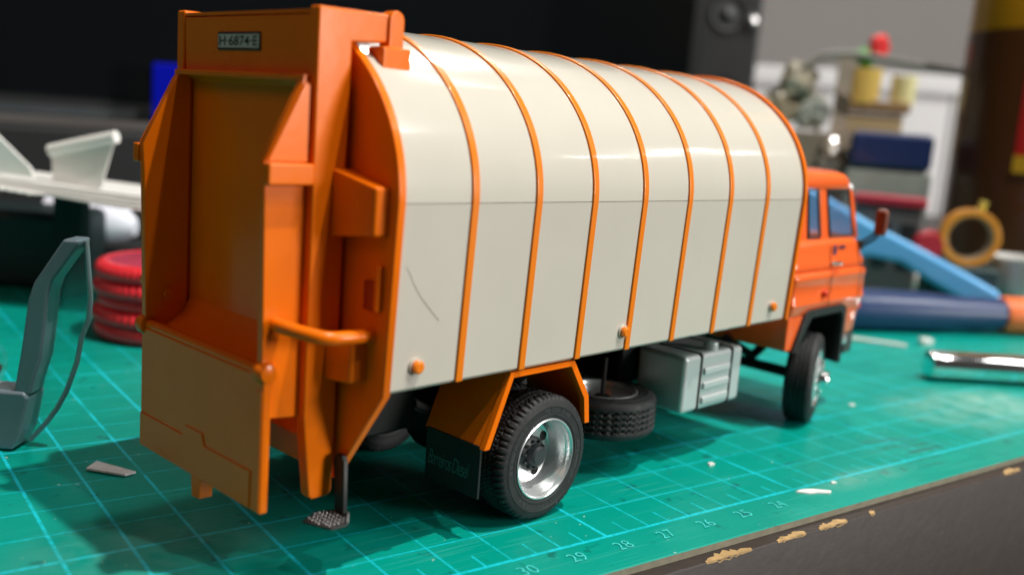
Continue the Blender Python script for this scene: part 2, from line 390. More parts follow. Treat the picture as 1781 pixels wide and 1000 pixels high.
m = MB(); m.box(-4.19, -2.98, -1.72, 1.72, 8.08, 8.13); m.build('top_cover', ORANGE, tail)
# hopper
cheek = [(-4.10, 7.22), (-4.30, 7.22), (-4.90, 6.05), (-4.88, 5.6), (-4.82, 3.05), (-4.74, 2.42), (-4.1, 2.36)]
hop = empty('hopper', (0, 0, 0), 0, truck)
for s in (-1, 1):
    m = MB(); m.prism(cheek, 1, s*1.66, s*1.80); m.build('hopper_cheek', ORANGE, hop, bevel=.02)
    m = MB(); m.box(-4.93, -4.20, s*1.79, s*1.97, 5.74, 6.04); m.build('ledge', ORANGE, hop, bevel=.03)
    # proud upper triangle
    m = MB(); m.prism([(-4.24, 7.12), (-4.33, 7.12), (-4.88, 6.05), (-4.24, 6.05)], 1, s*1.80, s*1.86); m.build('cheek_plate', ORANGE, hop, bevel=.015)
m = MB(); m.prism([(-4.33, 7.16), (-4.10, 7.16), (-4.10, 7.26), (-4.33, 7.24)], 1, -1.80, 1.80); m.build('hopper_lip', ORANGE, hop, bevel=.015)
cv = [(-4.06, 7.16), (-3.95, 6.6), (-3.92, 4.2), (-4.0, 3.6), (-4.2, 3.25), (-4.5, 3.06), (-4.75, 3.0), (-4.75, 2.92), (-4.4, 2.9), (-3.85, 3.0), (-3.82, 7.16)]
m = MB(); m.prism(cv, 1, -1.66, 1.66); m.build('hopper_liner', ORANGE, hop)
m = MB(); m.prism([(-4.70, 2.90), (-4.70, 2.40), (-4.0, 2.30), (-3.7, 2.30), (-3.7, 2.9)], 1, -1.64, 1.64); m.build('hopper_floor', ORANGE, hop)
m = MB(); m.lathe([(.0, 0), (.09, .0), (.09, .05), (.03, .07)], 16, 'y'); m.build('rivet', ORANGE, hop, loc=(-4.45, 1.58, 3.6))

# drop gate
gate = MB(); gate.box(-4.84, -4.71, -1.88, 1.76, 1.04, 3.06)
gate = gate.build('drop_gate', ORANGE, truck, bevel=.02)
m = MB(); m.prism([(1.74, 1.06), (1.74, 1.62), (.34, 1.62), (.24, 1.80), (-.26, 1.80), (-.34, 1.62), (-1.62, 1.62), (-1.62, 1.06)], 0, -4.862, -4.83); m.build('gate_stiffener', ORANGE, gate, bevel=.008)
m = MB(); m.prism([(-1.70, 1.06), (-1.70, 2.85), (-1.86, 2.85), (-1.86, 1.06)], 0, -4.855, -4.83); m.build('edge_strip', ORANGE, gate, bevel=.008)
m = MB(); m.prism([(-.22, 1.06), (-.22, .72), (.02, .70), (.06, 1.06)], 0, -4.85, -4.62); m.build('gate_tongue', ORANGE, gate, bevel=.02)
m = MB(); m.tube([(-4.74, -1.85, 3.10), (-4.74, 1.75, 3.10)], .085, 18); m.build('hinge_rod', ORANGE, gate)
for s in (-1, 1):
    m = MB(); m.lathe([(.07, 1.66), (.15, 1.66), (.165, 1.70), (.165, 1.83), (.13, 1.90), (.05, 1.92)], 28, 'y', cap=True)
    o = m.build('hinge_knob', ORANGE, gate, loc=(-4.76, 0, 3.10), rot=(0, 0, 0) if s > 0 else (0, 0, math.pi))
# side boxes, reflectors and grab handles
for s in (-1, 1):
    m = MB(); m.hexa([(-3.88, s*1.93, 5.02), (-3.78, s*2.80, 5.12), (-3.50, s*2.86, 5.12), (-3.50, s*1.93, 5.02)], [(-3.88, s*1.93, 6.00), (-3.78, s*2.80, 5.80), (-3.50, s*2.86, 5.80), (-3.50, s*1.93, 6.00)]); m.build('side_fairing', ORANGE, truck, bevel=.045, bseg=3)
    m = MB(); m.hexa([(-3.88, s*1.93, 2.92), (-3.82, s*2.48, 2.96), (-3.50, s*2.54, 2.96), (-3.50, s*1.93, 2.92)], [(-3.88, s*1.93, 3.52), (-3.82, s*2.48, 3.58), (-3.50, s*2.54, 3.58), (-3.50, s*1.93, 3.52)]); m.build('lamp_housing', ORANGE, truck, bevel=.045, bseg=3)
    m = MB(); m.box(-3.66, -3.52, s*2.72, s*2.80, 4.05, 4.70); m.build('reflector_bracket', ORANGE, truck, bevel=.02)
    m = MB(); m.box(-3.62, -3.54, s*2.44, s*2.70, 4.04, 4.46); m.build('red_reflector', RED, truck, bevel=.015)
    m = MB(); pts = [(-4.62, s*1.76, 3.78), (-4.64, s*1.90, 3.78), (-4.64, s*2.02, 3.78), (-4.56, s*2.20, 3.76), (-4.40, s*2.44, 3.72), (-4.30, s*2.53, 3.70), (-4.18, s*2.57, 3.69), (-3.9, s*2.58, 3.68), (-3.54, s*2.58, 3.67)]
    m.tube(pts, .10, 16); m.build('grab_handle', ORANGE, truck)
    m = MB(); m.lathe([(.13, -3.60), (.13, -3.50)], 20, 'x', cap=True); m.build('handle_boss', ORANGE, truck, loc=(0, s*2.58, 3.67), bevel=.015)
# number plate
m = MB(); m.box(-4.205, -4.175, -.50, .70, 7.56, 7.83); plate = m.build('number_plate', mat('plate_black', (.012, .012, .012), .4), truck, bevel=.01)
m = MB(); m.box(-4.210, -4.203, -.465, .665, 7.595, 7.795); m.build('plate_face', mat('plate_white', (.50, .49, .48), .4, noise=.1, nscale=900), plate)
text('plate_lettering', 'H·6874·E', mat('plate_black', (0, 0, 0)), plate, (-4.211, .63, 7.625), (0, -1, 0), (0, 0, 1), .145, 1.06, depth=.003, offset=.012)
# step bracket with perforated tread
m = MB(); m.prism([(-2.26, 1.70), (-2.20, 1.78), (-2.06, 1.78), (-2.00, 1.70), (-2.08, .90), (-2.30, .88)], 0, -3.68, -3.59); step = m.build('step_bracket', BLACK, truck, bevel=.02)
TREAD = mat('perforated_steel', (.10, .09, .09), .4, metal=.5)
tp = [(-4.26, -2.10), (-3.92, -1.92), (-3.60, -2.02), (-3.58, -2.30), (-3.80, -2.58), (-4.08, -2.56)]
m = MB(); m.prism(tp, 2, .84, .88); m.build('step_tread', mat('tread_dark', (.02, .02, .02), .5), step, bevel=.01)
def inpoly(x, y, P):
    c = False
    for i in range(len(P)):
        (x1, y1), (x2, y2) = P[i], P[i-1]
        if (y1 > y) != (y2 > y) and x < (x2-x1)*(y-y1)/(y2-y1)+x1: c = not c
    return c
m = MB()
for i in range(14):
    for j in range(14):
        x, y = -4.28 + i*.078, -2.63 + j*.078
        if all(inpoly(x+a, y+b, tp) for a in (-.035, .035) for b in (-.035, .035)):
            m.lathe([(.018, .879), (.010, .897)], 6, 'z', c=(x, y, 0), cap=True)
tag(m.build('tread_studs', mat('stud_steel', (.34, .33, .33), .4, metal=.4), step), kind='stuff')
m = MB(); m.tube([(-3.60, -2.02, .90), (-3.58, -2.30, .90), (-3.80, -2.58, .90)], .016, 6); m.build('tread_edge', SILVER, step)

# rear fenders and mudflaps
def fender(s):
    outer = [(-1.30, 1.56), (-.80, 2.80), (.82, 2.80), (1.30, 2.10), (1.38, 1.58)]
    inner = [(1.25, 1.58), (1.17, 2.06), (.74, 2.70), (-.72, 2.70), (-1.17, 1.56)]
    m = MB(); m.prism(outer+inner, 1, s*2.82, s*2.70); f = m.build('fender', ORANGE, truck, bevel=.012)
    m = MB()
    o2 = [(-1.27, 1.58), (-.78, 2.78), (.80, 2.78), (1.28, 2.10), (1.36, 1.60)]; i2 = [(1.31, 1.60), (1.23, 2.09), (.77, 2.73), (-.75, 2.73), (-1.22, 1.58)]
    m.prism(o2+i2, 1, s*2.70, s*1.36); m.build('fender_sheet', ORANGE, f)
    m = MB(); m.box(-1.285, -1.235, s*1.42, s*2.72, .70, 1.60); fp = m.build('mudflap', BLACK, truck, bevel=.01)
    if s < 0:
        text('mudflap_lettering', 'Barreiros Diesel', mat('mudflap_print', (.07, .20, .19), .5), fp, (-1.287, -1.50, .98), (0, -1, 0), (0, 0, 1), .26, 1.0, depth=.003, shear=.35, space=.82, offset=-.012)
for s in (-1, 1): fender(s)

# wheels --------------------------------------------------------------------
RELIEF = mat('raised_rubber', (.05, .052, .054), .5)
def tyre_profile(w, r=1.12, rb=.70):
    h = w/2
    o = [(rb, -h+.07), (rb+.02, -h+.015), (rb+.07, -h+.002), (rb+.075, -h-.006), (rb+.10, -h-.006), (rb+.105, -h), (r-.20, -h-.004), (r-.195, -h-.012), (r-.175, -h-.012), (r-.17, -h-.003),
         (r-.09, -h+.012), (r-.055, -h+.03), (r-.02, -h+.07), (r-.004, -h+.11)]
    nt = 18
    t = [(r, -h+.13 + (w-.26)*i/nt) for i in range(nt+1)]
    return o + t + [(a, -b) for a, b in o[::-1]], len(o), len(o)+nt
def make_tyre(w, style):
    prof, a, b = tyre_profile(w); h = w/2
    def fn(i, t, r, y):
        if style == 'lug':
            ph = (t/(2*math.pi)*58) % 1
            if a-3 <= i <= b+3 and (ph < .26) and abs(y) > h-.24: return r - .035*max(0, min(1, (r-1.01)/.08))
            if a <= i <= b:
                for yk in (-.13, 0, .13):
                    if abs(y-yk-.02*(1 if (t/(2*math.pi)*116) % 1 < .5 else -1)) < .022: return r - .045
        if style == 'zig' and a <= i <= b:
            z = abs(((t/(2*math.pi)*44) % 1) - .5)*.10 - .025
            for yk in (-.18, -.06, .06, .18):
                if abs(y-yk-z) < .022: return r - .045
        if style == 'rib' and a <= i <= b:
            for yk in (-.16, -.055, .055, .16):
                if abs(y-yk) < .02: return r - .04
        return r
    return MB().lathe(prof, 208, 'y', fn, closed=True)
def wheel(name, w, style, kind, loc, rot=(0, 0, 0), flip=False):
    root = empty(name, loc, 0, truck); root.rotation_euler = rot
    ty = make_tyre(w, style).build('tyre', RUBBER, root, smooth=28)
    h = w/2; rl = random.Random(5); m = MB()
    for k in range(150):
        a0 = 2*math.pi*k/150
        if (k//13) % 3 == 1 or rl.random() < .25: continue
        M = Matrix.Rotation(a0, 4, 'Y') @ Matrix.Translation((0, 0, .865))
        m.box(-.008, .008, -h-.008, -h+.02, -.02-.025*rl.random(), .02+.025*rl.random(), M)
        if rl.random() < .5: m.box(-.02, .02, -h-.008, -h+.02, .028, .040, M)
    tag(m.build('sidewall_relief', RELIEF, root), kind='stuff')
    if kind == 'dish':
        pr = [(.62, h-.05), (.705, -h+.08), (.725, -h+.03), (.722, -h-.004), (.700, -h-.012), (.682, -h+.005), (.672, -h+.05), (.655, -h+.10), (.640, -h+.12), (.628, -h+.20), (.60, -h+.24), (.592, -h+.34), (.55, -h+.42), (.50, -h+.44), (.40, -h+.43), (.28, -h+.42)]
        rim = MB().lathe(pr, 96, 'y').build('rim', SILVER, root, smooth=40)
        for k in range(4):
            t = R(40+90*k); MB().lathe([(.0, -.012), (.085, -.012), (.088, .02)], 24, 'y').build('hand_hole', mat('hole_black', (.004, .004, .004), .8), rim, loc=(.445*math.cos(t), -h+.432, .445*math.sin(t)))
        hub = MB().lathe([(.31, -h+.43), (.31, -h+.33), (.27, -h+.30), (.19, -h+.29), (.18, -h+.16), (.14, -h+.13), (.001, -h+.13)], 40, 'y').build('hub', HUBM, rim)
        for k in range(10):
            t = 2*math.pi*k/10; MB().lathe([(.03, -.05), (.03, .02)], 6, 'y', cap=True).build('wheel_nut', HUBM, rim, loc=(.245*math.cos(t), -h+.29, .245*math.sin(t)))
    else:
        pr = [(.62, h-.05), (.705, -h+.08), (.725, -h+.03), (.72, -h-.004), (.69, -h-.01), (.675, -h+.03), (.64, -h+.06), (.58, -h+.05), (.48, -h-.03), (.36, -h-.06), (.30, -h-.05)]
        rim = MB().lathe(pr, 72, 'y').build('rim', SILVER, root, smooth=40)
        MB().lathe([(.32, -h-.02), (.30, -h-.10), (.22, -h-.13), (.20, -h-.24), (.15, -h-.28), (.001, -h-.28)], 36, 'y').build('hub', CHROME, rim)
        for k in range(10):
            t = 2*math.pi*k/10; MB().lathe([(.045, -.05), (.045, .05), (.03, .06)], 8, 'y', cap=True).build('wheel_nut', CHROME, rim, loc=(.40*math.cos(t), -h-.07, .40*math.sin(t)), bevel=.008)
    return root
WX, WZ = .24, 1.12
for s in (-1, 1):
    wheel('rear_wheel', .70, 'lug', 'dish', (WX, s*2.48, WZ), (0, R(9), 0 if s < 0 else math.pi))
    t = make_tyre(.66, 'lug').build('inner_tyre', RUBBER, truck, loc=(WX, s*1.68, WZ))
    wheel('front_wheel', .66, 'rib', 'hub', (10.32, s*2.50, WZ), (0, 0, R(19) + (0 if s < 0 else math.pi)))
wheel('spare_wheel', .80, 'zig', 'dish', (3.55, -1.42, 1.14), (R(90)*-1, 0, 0))

# chassis --------------------------------------------------------------------
for s in (-1, 1): MB().box(-3.40, 12.4, s*.62, s*.82, 2.15, 2.70).build('chassis_rail', CHASSIS, truck)
for x in (-2.4, -.9, 1.6, 2.6, 4.4, 6.2, 8.0, 11.6): MB().box(x-.12, x+.12, -.66, .66, 2.2, 2.62).build('cross_member', CHASSIS, truck)
MB().box(-3.38, 8.1, -2.2, 2.2, 2.70, 2.835).build('subframe', CHASSIS, truck)
MB().tube([(WX, -2.0, WZ), (WX, 2.0, WZ)], .22, 16).build('rear_axle', CHASSIS, truck)
MB().ball((WX, 0, WZ), .62, 20).build('differential', CHASSIS, truck)
MB().tube([(10.32, -2.1, WZ), (10.32, 2.1, WZ)], .14, 12).build('front_axle', CHASSIS, truck)
MB().tube([(WX+.5, 0, WZ+.05), (5.2, 0, 1.7), (8.0, 0, 1.9)], .12, 12).build('drive_shaft', CHASSIS, truck)
for s in (-1, 1):
    MB().tube([(-1.6, s*.95, 2.05), (-.8, s*.95, 1.62), (WX, s*.95, 1.45), (1.2, s*.95, 1.62), (2.0, s*.95, 2.1)], .12, 8).build('leaf_spring', CHASSIS, truck)
    MB().tube([(8.6, s*1.2, 2.0), (10.0, s*1.2, 1.40), (11.5, s*1.2, 2.0)], .12, 8).build('leaf_spring', CHASSIS, truck)
MB().box(7.4, 9.6, -.6, .6, 1.25, 2.4).build('gearbox', CHASSIS, truck, bevel=.1)
MB().box(2.0, 4.2, -.55, .55, 1.0, 1.5).build('spare_carrier', CHASSIS, truck)
MB().tube([(3.55, -1.42, 1.30), (3.55, -1.42, 2.2)], .05, 8).build('carrier_bolt', CHASSIS, truck)
MB().tube([(-2.8, 1.6, 1.7), (-1.8, 1.6, 1.7)], .35, 20).build('air_tank', CHASSIS, truck)
MB().box(4.3, 7.3, -1.25, 1.25, 1.45, 2.72).build('underbody_dark_block', CHASSIS, truck, bevel=.06)  # invented dark block, keeps the space between the rails black
MB().box(1.9, 4.2, .9, 2.2, 1.25, 2.72).build('underbody_box', CHASSIS, truck, bevel=.06)  # invented dark box, keeps the left underside black
MB().box(-3.2, -2.9, -1.45, 1.45, 1.45, 2.72).build('rear_dark_beam', CHASSIS, truck, bevel=.04)  # dark beam added to blacken the space by the rear flange
MB().box(-2.7, -1.45, -1.25, 1.25, 1.55, 2.72).build('rear_dark_block', CHASSIS, truck, bevel=.06)  # dark block added to blacken the gap behind the mudflap
# silver battery tank
m = MB(); m.box(4.76, 7.04, -2.58, -1.35, 1.06, 2.30); tank = m.build('fuel_tank', TANK, truck, bevel=.10, bseg=3)
for x in (5.36, 6.58):
    m = MB(); m.box(x-.06, x+.06, -2.605, -1.33, 1.035, 2.325); m.build('tank_strap', BLACK, tank, bevel=.06)
for z in (1.30, 1.62, 1.94):
    m = MB(); m.box(5.46, 6.48, -2.64, -2.56, z-.10, z+.06); m.build('tank_rib', TANK, tank, bevel=.035)
m = MB(); m.lathe([(.16, 2.28), (.16, 2.46), (.13, 2.48)], 20, 'z', cap=True, c=(5.95, -2.40, 0)); m.build('tank_cap', TANK, tank, bevel=.02)
MB().box(4.3, 4.72, -1.3, -.85, 1.2, 2.5).build('underbody_box', CHASSIS, truck, bevel=.04)
m = MB(); m.box(4.76, 7.04, 1.35, 2.58, 1.06, 2.30); m.build('air_reservoir', CHASSIS, truck, bevel=.1)

# cab ------------------------------------------------------------------------
def plan(xr, xf, hw, rf, rr=.12, bulge=.12, n=7):
    pts = []
    def corner(cx, cy, r, a0):
        for i in range(n):
            a = a0 + math.pi/2*i/(n-1); pts.append((cx + r*math.cos(a), cy + r*math.sin(a)))
    corner(xf-rf, hw-rf, rf, 0); corner(xr+rr, hw-rr, rr, math.pi/2); corner(xr+rr, -hw+rr, rr, math.pi); corner(xf-rf, -hw+rf, rf, 1.5*math.pi)
    return [(x + (bulge*(1-(y/hw)**2) if x > xf-rf-.01 else 0), y) for x, y in pts]
lev = [(2.76, 12.98, 2.66), (2.82, 13.02, 2.70), (2.98, 13.05, 2.725), (3.02, 13.06, 2.745), (3.08, 13.06, 2.745), (3.12, 13.05, 2.72), (3.55, 13.02, 2.71), (3.62, 13.02, 2.745), (3.72, 13.0, 2.745), (3.78, 12.96, 2.70), (3.81, 12.95, 2.63), (3.85, 12.94, 2.63), (3.88, 12.94, 2.68), (4.02, 12.88, 2.68), (4.10, 12.82, 2.64), (4.35, 12.66, 2.62), (4.45, 12.58, 2.60), (4.54, 12.50, 2.53), (4.56, 12.44, 2.46)]
m = MB(); m.loft([[(x, y, z) for x, y in plan(8.80, xf, hw, .55)] for z, xf, hw in lev])
cab = m.build('cab', CAB, truck, smooth=50)
m = MB(); m.loft([[(x, y, z) for x, y in plan(11.90, xf, hw, .5, .05)] for z, xf, hw in ((2.02, 12.84, 2.56), (2.12, 12.92, 2.62), (2.77, 12.98, 2.66))]); m.build('cab_front_corner', CAB, cab, smooth=50)
m = MB(); m.prism([(8.80, 1.95), (9.12, 1.92), (9.62, 2.77), (8.80, 2.77)], 1, -2.68, 2.68); m.build('cab_rear_skirt', CAB, cab, bevel=.05)
# roof
m = MB(); m.loft([[(x, y, z) for x, y in plan(8.85, xf, hw, .40, .15, .10)] for z, xf, hw in ((5.78, 12.06, 2.36), (5.86, 12.06, 2.38), (5.98, 12.02, 2.38), (6.12, 11.92, 2.30), (6.20, 11.75, 2.10), (6.24, 11.45, 1.7))]); m.build('cab_roof', CAB, cab, smooth=50)
zb, zt = 4.52, 5.82
def pillar(xb0, xb1, xt0, xt1, s, name='pillar', mt=CAB):
    m = MB(); yb, yt = 2.47, 2.34
    m.hexa([(xb0, s*yb, zb), (xb1, s*yb, zb), (xb1, s*(yb-.07), zb), (xb0, s*(yb-.07), zb)], [(xt0, s*yt, zt), (xt1, s*yt, zt), (xt1, s*(yt-.07), zt), (xt0, s*(yt-.07), zt)]); return m.build(name, mt, cab, bevel=.03)
for s in (-1, 1):
    pillar(8.86, 9.66, 8.88, 9.60, s); pillar(10.36, 10.80, 10.20, 10.58, s); pillar(12.22, 12.48, 11.86, 12.06, s)
    for (a, b, c, d) in ((9.66, 10.36, 9.60, 10.20), (10.80, 12.22, 10.58, 11.86)):
        yb, yt = 2.43, 2.31
        m = MB(); m.hexa([(a, s*yb, zb), (b, s*yb, zb), (b, s*(yb-.03), zb), (a, s*(yb-.03), zb)], [(c, s*yt, zt), (d, s*yt, zt), (d, s*(yt-.03), zt), (c, s*(yt-.03), zt)]); win = m.build('side_window', GLASS, cab)
        m = MB(); yb += .03; yt += .03
        m.tube([(a+.04, s*yb, zb+.10), (b-.05, s*yb, zb+.10), (d-.05, s*yt, zt-.08), (c+.04, s*yt, zt-.08), (a+.04, s*yb, zb+.10)], .035, 6); m.build('window_gasket', GASKET, cab)
    m = MB(); m.tube([(10.62, s*2.745, 2.95), (10.62, s*2.76, 3.35), (10.62, s*2.755, 3.74)], .010, 5); m.tube([(10.60, s*2.695, 3.9), (10.60, s*2.655, 4.2), (10.62, s*2.635, 4.44)], .010, 5); m.build('door_seam', GASKET, cab)
    m = MB(); m.tube([(12.28, s*2.73, 2.80), (12.28, s*2.755, 3.10), (12.28, s*2.75, 3.7), (12.2, s*2.66, 4.1), (12.1, s*2.62, 4.5)], .010, 5); m.build('door_seam', GASKET, cab)
    m = MB(); m.tube([(10.68, s*2.70, 3.98), (10.72, s*2.77, 3.98), (11.02, s*2.77, 3.98), (11.06, s*2.70, 3.98)], .045, 8); m.build('door_handle', CHROME, cab)
    m = MB(); m.lathe([(.09, 2.68), (.09, 2.80), (.06, 2.83)], 16, 'y', cap=True); m.build('side_marker', mat('marker_orange', (.62, .05, .02), .25), cab, loc=(10.35, 0, 3.25), rot=(0, 0, 0 if s > 0 else math.pi))
    m = MB(); m.ball((0, 0, 0), .15, 16); o = m.build('indicator_lamp', mat('marker_red', (.6, .04, .02), .2), cab, loc=(12.93, s*2.42, 2.70))
    m = MB(); m.ball((0, 0, 0), .11, 14); m.build('roof_lamp', mat('lamp_white', (.85, .85, .85), .2), cab, loc=(11.98, s*2.26, 5.80))
    # black wheel arch
    ao = [(9.04, 1.90), (9.54, 2.82), (9.70, 2.90), (11.40, 2.92), (11.60, 2.86), (11.66, 2.6), (11.68, 1.36)]
    ai = [(11.56, 1.36), (11.52, 2.56), (11.40, 2.72), (9.80, 2.70), (9.20, 1.90)]
    m = MB(); m.prism(ao+ai, 1, s*2.78, s*2.60); m.build('wheel_arch', BLACK, cab, bevel=.02)
    m = MB(); m.box(11.60, 11.70, s*1.55, s*2.78, 1.36, 2.80); m.build('front_mudflap', BLACK, cab, bevel=.02)
    MB().box(9.4, 11.6, s*1.50, s*1.62, 1.9, 2.76).build('wheel_house', CHASSIS, cab)
    MB().box(9.4, 11.6, s*1.5, s*2.66, 2.70, 2.765).build('wheel_house', CHASSIS, cab)
    # corner bumper and steps
    m = MB(); m.loft([[(x, s*abs(y), z) for x, y in ((12.2, 2.60), (12.75, 2.55), (13.1, 2.2), (13.0, 1.9), (12.2, 1.9))] for z in (1.48, 2.06)]); m.build('corner_bumper', BLACK, cab, bevel=.04)
    m = MB(); m.tube([(11.80, s*2.50, 1.88), (12.16, s*2.50, 1.88)], .17, 16); m.build('step_tube', SILVER, cab)
    m = MB(); m.box(11.78, 12.14, s*2.2, s*2.58, 1.34, 1.44); m.build('step_plate', SILVER, cab, bevel=.02)
    # mirror
    m = MB(); m.tube([(12.36, s*2.60, 4.42), (12.52, s*2.80, 4.62), (12.60, s*2.90, 4.78)], .038, 6); m.tube([(12.36, s*2.60, 4.30), (12.56, s*2.82, 4.50), (12.66, s*2.94, 4.68)], .038, 6); m.build('mirror_arm', BLACK, cab)
    m = MB(); m.box(12.30, 12.46, s*2.50, s*2.66, 4.24, 4.48); m.build('mirror_foot', BLACK, cab, bevel=.03)
    m = MB(); m.box(-.10, .10, -.17, .17, -.34, .34); m.build('mirror_housing', mat('mirror_brown', (.20, .042, .016), .3), cab, loc=(12.62, s*2.96, 4.98), rot=(0, 0, R(12)*s), bevel=.10, bseg=4)
m = MB(); m.hexa([(12.44, -2.3, 4.56), (12.44, 2.3, 4.56), (12.50, 2.3, 4.56), (12.50, -2.3, 4.56)], [(12.02, -2.2, 5.80), (12.02, 2.2, 5.80), (12.08, 2.2, 5.80), (12.08, -2.2, 5.80)]); m.build('windscreen', GLASS, cab)
m = MB(); m.box(8.82, 8.95, -2.35, 2.35, 4.54, 5.82); m.build('cab_rear_wall', CAB, cab)
m = MB(); m.box(9.0, 9.6, -2.0, 2.0, 4.3, 4.75); m.build('seat_bench', BLACK, cab, bevel=.1)
m = MB(); m.lathe([(.44, -.03), (.47, 0), (.44, .03), (.41, 0)], 24, 'z', closed=True); m.build('steering_wheel', BLACK, cab, loc=(11.6, 1.2, 4.95), rot=(0, R(-35), 0))
EMB = mat('emblem_blue', (.02, .02, .07), .4)
m = MB(); m.prism([(10.86+.10*math.cos(2*math.pi*i/12), 4.29+.14*math.sin(2*math.pi*i/12)) for i in range(12)], 1, -2.640, -2.628); m.build('door_emblem', EMB, cab)
m = MB()
for i in range(4): m.box(11.08+i*.09, 11.14+i*.09, -2.642, -2.63, 4.31, 4.40)
m.build('door_lettering', EMB, cab)

# ------------------------------------------------------------------ small things on the mat
def upright_frame(name, origin):
    pass
STEEL = mat('grey_sheet_metal', (.62, .62, .62), .45, metal=.0, noise=.3, nscale=900, bump=.5, bscale=600)
m = MB(); m.prism([(-4.86, 6.52), (-4.33, 5.93), (-4.12, 6.00), (-4.60, 6.84)], 2, .02, .06); o = m.build('metal_offcut', STEEL, bevel=.008)
tag(o, 'small grey slanted metal offcut lying in the truck shadow', 'offcut')
# chrome tube
m = MB(); m.lathe([(.30, 0), (.42, .04), (.45, .15), (.45, 1.2), (.45, 4.6), (.40, 4.7)], 40, 'x', cap=True)
o = m.build('metal_tube', CHROME, loc=(18.9, 4.35, .46), rot=(0, 0, R(-33))); tag(o, 'shiny chrome metal tube lying on the mat beyond the truck', 'tube')
# craft knife: dark blue barrel with orange end
kn = empty('hobby_knife', (23.6, 10.1, .78), R(-24.5)); tag(kn, 'dark blue handled tool with orange end lying beside the white strips', 'tool')
MB().lathe([(.45, -2.2), (.62, -1.9), (.78, -1.2), (.80, 0), (.76, 2.6), (.66, 4.2), (.60, 6.2)], 32, 'x', cap=True).build('handle', mat('navy_plastic', (.012, .036, .115), .35, coat=.2), kn)
MB().lathe([(.66, 6.2), (.72, 6.4), (.72, 8.6), (.55, 9.0)], 32, 'x', cap=True).build('end_grip', mat('orange_plastic', (.75, .16, .04), .4), kn)
WHITE = mat('white_styrene', (.80, .80, .78), .4, bump=.05)
def strip(p, L, wd, h, a, label):
    o = MB().box(0, L, -wd/2, wd/2, 0, h).build('plastic_strip', WHITE, loc=(p[0], p[1], .012), rot=(0, 0, R(a)), bevel=.02); tag(o, label, 'plastic strip')
strip((21.6, 8.9), 1.9, .22, .10, -58, 'long white styrene strip lying between the truck cab and chrome tube')
strip((23.9, 7.55), .42, .36, .18, -30, 'tiny square white styrene scrap near the chrome tube')
strip((29.3, 4.9), 1.6, .26, .12, -34, 'white styrene strip lying beyond the orange end of the tool')
# cream tube + grey cap
ct = empty('marker_pen', (32.3, 16.0, .85), R(-14)); tag(ct, 'pale cream marker pen with grey cap behind the dark blue tool', 'pen')
MB().lathe([(.7, -4), (.84, -3.8), (.84, 2.6)], 28, 'x', cap=True).build('barrel', mat('cream_plastic', (.62, .66, .45), .4), ct)
MB().lathe([(.78, 2.6), (.78, 5.2), (.6, 5.5)], 28, 'x', cap=True).build('cap', mat('taupe_plastic', (.38, .34, .30), .3, coat=.5), ct)
# light blue clamp lying across the pens
BLUE = mat('sky_blue_plastic', (.13, .45, .85), .3, coat=.4)
cl = empty('plastic_clamp', (28.4, 12.6, 0), R(-52)); tag(cl, 'light blue plastic clamp sloping down over the cream pen behind the cab', 'clamp')
m = MB(); m.prism([(-5.2, 1.2), (-5.0, 5.0), (-4.2, 5.3), (-2.6, 4.75), (-.6, 3.75), (1.8, 2.75), (3.6, 1.95), (4.9, 1.35), (5.0, .85), (4.5, .55), (3.6, .80), (2.2, 1.45), (.9, 2.15), (-.4, 2.3), (-1.6, 1.9), (-2.4, 1.5)], 1, -.35, .35); m.build('clamp_arm', BLUE, cl, bevel=.22, bseg=4)
m = MB(); m.tube([(-4.9, .05, 5.0), (-2.6, -.1, 4.55), (-.6, -.12, 3.55), (1.8, -.12, 2.55), (4.5, -.1, 1.2)], .2, 14); m.build('clamp_ridge', mat('pale_blue_plastic', (.22, .52, .86), .25, coat=.5), cl)
m = MB(); m.ball((4.9, 0, .62), .48, 16); m.build('clamp_tip', mat('frosted_blue', (.45, .66, .85), .3), cl)
# red beaded cord coil
REDP = mat('red_plastic', (.80, .025, .040), .28, coat=.4)
co = empty('beaded_cord_coil', (-.15, 16.7, 0), 0); tag(co, 'stack of red beaded cord coils standing behind the tailgate', 'cord coil')
for i, (z, rr, r) in enumerate(((.24, 1.86, .25), (.66, 1.90, .25), (1.06, 1.80, .20), (1.44, 1.88, .25), (1.90, 1.80, .27))):
    m = MB()
    prof = [(rr + r*math.cos(2*math.pi*k/14), z + r*math.sin(2*math.pi*k/14)) for k in range(14)]
    amp = .035 if i in (1, 3, 4) else .012
    m.lathe(prof, 260, 'z', fn=lambda i_, t, r_, a_, rr=rr, amp=amp: r_ + (amp*math.sin(65*t) if r_ > rr else 0), closed=True); m.build('coil', REDP, co, smooth=80)
m = MB(); m.lathe([(1.0, 1.98), (1.75, 2.14), (.3, 2.2)], 60, 'z'); m.build('top_disc', mat('pink_plastic', (.62, .06, .12), .2, coat=.5), co)
MB().lathe([(1.1, .02), (1.1, 2.0)], 40, 'z', cap=True).build('core', REDP, co)

